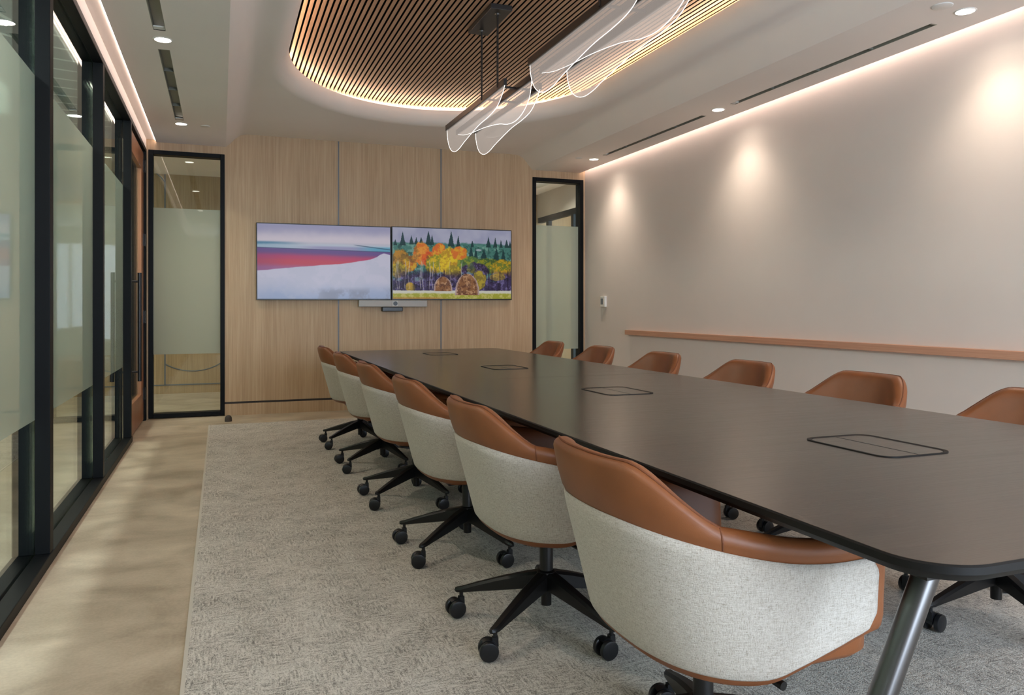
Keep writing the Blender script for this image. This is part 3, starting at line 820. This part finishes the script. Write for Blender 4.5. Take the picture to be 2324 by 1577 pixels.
        for sg in (-1, 1):
            prof_ = [(.002, sg*.012), (.027, sg*.012), (.031, sg*.0145), (.031, sg*.026), (.0295, sg*.0285), (.024, sg*.0298), (.002, sg*.030)]
            rr = [[W((.022+r_*math.cos(2*PI*i/28), y_, .031+r_*math.sin(2*PI*i/28))) for i in range(28)] for r_, y_ in prof_]
            obj('wheel', MB().loft(rr), M['rubber'], cs, smooth=35)
    return e
proto = make_chair()
left_y = [6.38, 5.44, 4.44, 3.43, 2.50, 1.555]
right_y = [6.56, 5.60, 4.66, 3.72, 2.84, 1.98]
left_lab = ['cream and tan tub chair on the glass-wall side, closest to the screens', 'cream and tan tub chair on the glass-wall side, second from the screens', 'cream and tan tub chair on the glass-wall side, third from the screens',
            'cream and tan tub chair on the glass-wall side, third from the near table end', 'cream and tan tub chair on the glass-wall side, second from the near table end', 'large foreground cream and tan tub chair at the near table corner']
right_lab = ['tan leather chair back across the table, closest to the screens', 'tan leather chair back across the table, in front of the narrow glazed slot and thermostat', 'tan leather chair back across the table, below the start of the wall ledge',
             'tan leather chair back across the table, fourth from the screens', 'tan leather chair back across the table, fifth from the screens', 'tan leather chair back across the table, cut by the right edge']
for i, y in enumerate(left_y):
    c_ = proto if i == 0 else copy_tree(proto)
    c_.location = (1.07, y, .0065); c_.rotation_euler.z = 0; c_['label'] = left_lab[i]; c_['group'] = 'chairs on the glass-wall side'
for i, y in enumerate(right_y):
    c_ = copy_tree(proto)
    c_.location = (2.60, y, .0065); c_.rotation_euler.z = PI; c_['label'] = right_lab[i]; c_['group'] = 'chairs on the plain-wall side'

# ------------------------------------------------------------------ pendants
def spline(pts, n=60):
    ys = [p[0] for p in pts]; P = [Vector((p[0], p[1], 0)) for p in pts]; out = []
    for i in range(len(P)-1):
        p0 = P[max(i-1, 0)]; p1, p2 = P[i], P[i+1]; p3 = P[min(i+2, len(P)-1)]
        for k in range(n//(len(P)-1)+1):
            t_ = k/(n//(len(P)-1)+1)
            q = .5*((2*p1)+(-p0+p2)*t_+(2*p0-5*p1+4*p2-p3)*t_*t_+(-p0+3*p1-3*p2+p3)*t_**3); out.append((q.x, q.y))
    out.append(pts[-1][:2]); return out
# lower outline of a sheet: distance from the far end, drop below the rail
OUT_A = [(0, 0), (.012, -.06), (.055, -.135), (.13, -.192), (.235, -.222), (.36, -.218), (.50, -.192), (.83, -.146), (1.07, -.132), (1.23, -.108), (1.34, -.05), (1.39, 0)]
OUT_B = [(0, 0), (.06, -.014), (.20, -.045), (.42, -.072), (.72, -.098), (1.02, -.140), (1.22, -.185), (1.38, -.196), (1.52, -.165), (1.62, -.10), (1.66, 0)]
def pendant(loc, label):
    e = empty('acrylic_pendant', loc, label=label, cat='pendant light', group='linear acrylic pendants')
    zc = 3.14-loc[2]
    obj('canopy', MB().box(-.075, .075, -.255, .255, zc-.035, zc), M['plastic'], e, bevel=.002)
    for y in (-.17, .17):
        r_ = obj('rod', MB().cyl((0, y, .0), (0, y, zc-.034), .0075, seg=14), M['plastic'], e, smooth=40)
        obj('collar', MB().cyl((0, y, zc-.045), (0, y, zc-.035), .017, .02, 18), M['plastic'], r_)
    obj('crossbar', MB().box(0, .27, -.175, -.165, .003, .016).box(0, .27, .165, .175, .003, .016), M['plastic'], e)
    for x_, y0, y1, out, k in ((.012, -.29, 1.13, OUT_A, 0), (.140, -.45, 1.25, OUT_B, 1), (.268, -.28, 1.15, OUT_A, 2)):
        rl = obj('rail', MB().box(x_-.011, x_+.011, y0, y1, -.012, .032), M['plastic'], e, bevel=.0015)
        pr_ = spline(out)
        L = (y1-y0)/pr_[-1][0] if False else 1.0
        sc_ = (y1-y0-.02)/pr_[-1][0]
        low = [(y1-.01-d*sc_, dz-.010) for d, dz in pr_]
        mb = MB(); rows = []
        for xx in (x_-.002, x_+.002):
            rows.append(None)
        n = len(low); vs = []; fs = []
        for (yy, zz) in low: vs += [(x_-.002, yy, -.010), (x_-.002, yy, zz), (x_+.002, yy, zz), (x_+.002, yy, -.010)]
        for i in range(n-1):
            a, b = 4*i, 4*i+4
            fs += [(a, a+1, b+1, b), (a+2, a+3, b+3, b+2), (a+1, a+2, b+2, b+1)]
        mb.add(vs, fs)
        sh = obj('acrylic_sheet', mb, M['acrylic'], e)
        obj('lit_edge', MB().tube([(x_, yy, zz) for yy, zz in low], .0017, 8), M['edge'], sh, smooth=60)
    return e
pendant((1.748, 5.09, 2.607), 'wavy clear acrylic pendant hung nearest the screens')
pendant((1.748, 3.245, 2.607), 'wavy clear acrylic pendant hung nearer the viewer, cut by the top')

# ------------------------------------------------------------------ corridor and next room seen through the glass
struct('wall_corridor', MB().box(-2.75, -2.6, YR, 11.2, 0, 3.36), plain('corridor_paint', lin(186, 196, 184), .7), label='pale corridor wall beyond the glass partition', cat='wall')
struct('ceiling_corridor', MB().box(-2.6, -.86, YR, 8.55, 2.86, 2.92), M['rings'], label='grey corridor ceiling with concentric white lines beyond the partition', cat='ceiling')
struct('wall_corridor_end', MB().box(-2.6, -.86, YR-.12, YR, 0, 3.36), plain('corridor_paint', lin(186, 190, 180), .7), label='corridor end wall behind the viewer', cat='wall')
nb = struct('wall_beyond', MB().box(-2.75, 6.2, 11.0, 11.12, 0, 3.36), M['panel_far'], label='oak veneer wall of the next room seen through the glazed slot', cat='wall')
def arc(cx, cz, r, a0, a1, n=30): return [(cx+r*math.cos(a0+(a1-a0)*k/n), 10.998, cz+r*math.sin(a0+(a1-a0)*k/n)) for k in range(n+1)]
obj('inlay_line', MB().box(-.692, -.676, 10.994, 11.0, .115, 3.2).tube(arc(-.34, .92, .632, PI*1.32, PI*1.72), .007, 6).tube(arc(-1.0, 2.56, .37, PI*.17, PI*.42), .007, 6).box(-2.6, 3.3, 10.994, 11, .108, .122), M['inlay'], nb)
struct('ceiling_beyond', MB().box(-2.6, 6.2, 8.70, 11.0, 2.86, 2.92), M['ceil'], label='plaster ceiling of the next room beyond the screen wall', cat='ceiling')
struct('wall_beyond_right', MB().box(5.6, 5.75, 8.70, 11.0, 0, 3.36), M['plaster'], label='plain wall at the far right of the next room', cat='wall')
wn = empty('window_5', label='dark framed partition of the next room seen through the right glazed slot', cat='window', kind='structure')
obj('window_frame', MB().box(4.57, 4.63, 8.72, 10.99, 2.42, 2.50).box(4.57, 4.63, 9.72, 9.80, 0, 2.42).box(4.57, 4.63, 10.6, 10.68, 0, 2.42), M['black'], wn)
struct('wall_beyond_bulkhead', MB().box(4.56, 4.64, 8.70, 11.0, 2.50, 2.86), M['plaster'], label='plaster bulkhead over the dark partition in the next room', cat='wall')
def lamp_area(name, loc, sx, sy, energy, color):
    d = bpy.data.lights.new(name, 'AREA'); d.shape = 'RECTANGLE'; d.size = sx; d.size_y = sy; d.energy = energy; d.color = color
    o = bpy.data.objects.new(name, d); C.objects.link(o); o.location = loc; return o
lamp_area('corridor_fill', (-1.7, 6.5, 2.84), .3, 3.0, 46, (1, .93, .84))  # two unseen fill lights added to brighten the corridor, no fixtures
lamp_area('corridor_fill', (-1.7, 2.0, 2.84), .3, 3.0, 46, (.95, .97, 1))
for x_, y_, e_ in ((-.3, 9.8, 16), (.9, 9.8, 14), (3.9, 9.6, 14), (5.1, 9.8, 16), (-1.7, 10.0, 10)):
    lamp_spot('next_room_fill', (x_, y_, 2.85), e_*1.6, 150, .6, (1, .88, .74), None, .02)  # unseen fill spots added to light the next room
for y_ in (1.5, 6.0):
    u_ = lamp_area('corridor_ceiling_fill', (-2.56, y_, 2.45), .06, 4.0, 13, (.86, .94, 1)); u_.rotation_euler = (PI, .35, 0)  # unseen upward fill added to lighten the corridor ceiling
d = lamp_area('window_portal', (1.75, YR-.13, 1.5), 4.0, 2.2, 1, (1, 1, 1)); d.rotation_euler = (PI/2, 0, 0); d.data.cycles.is_portal = True
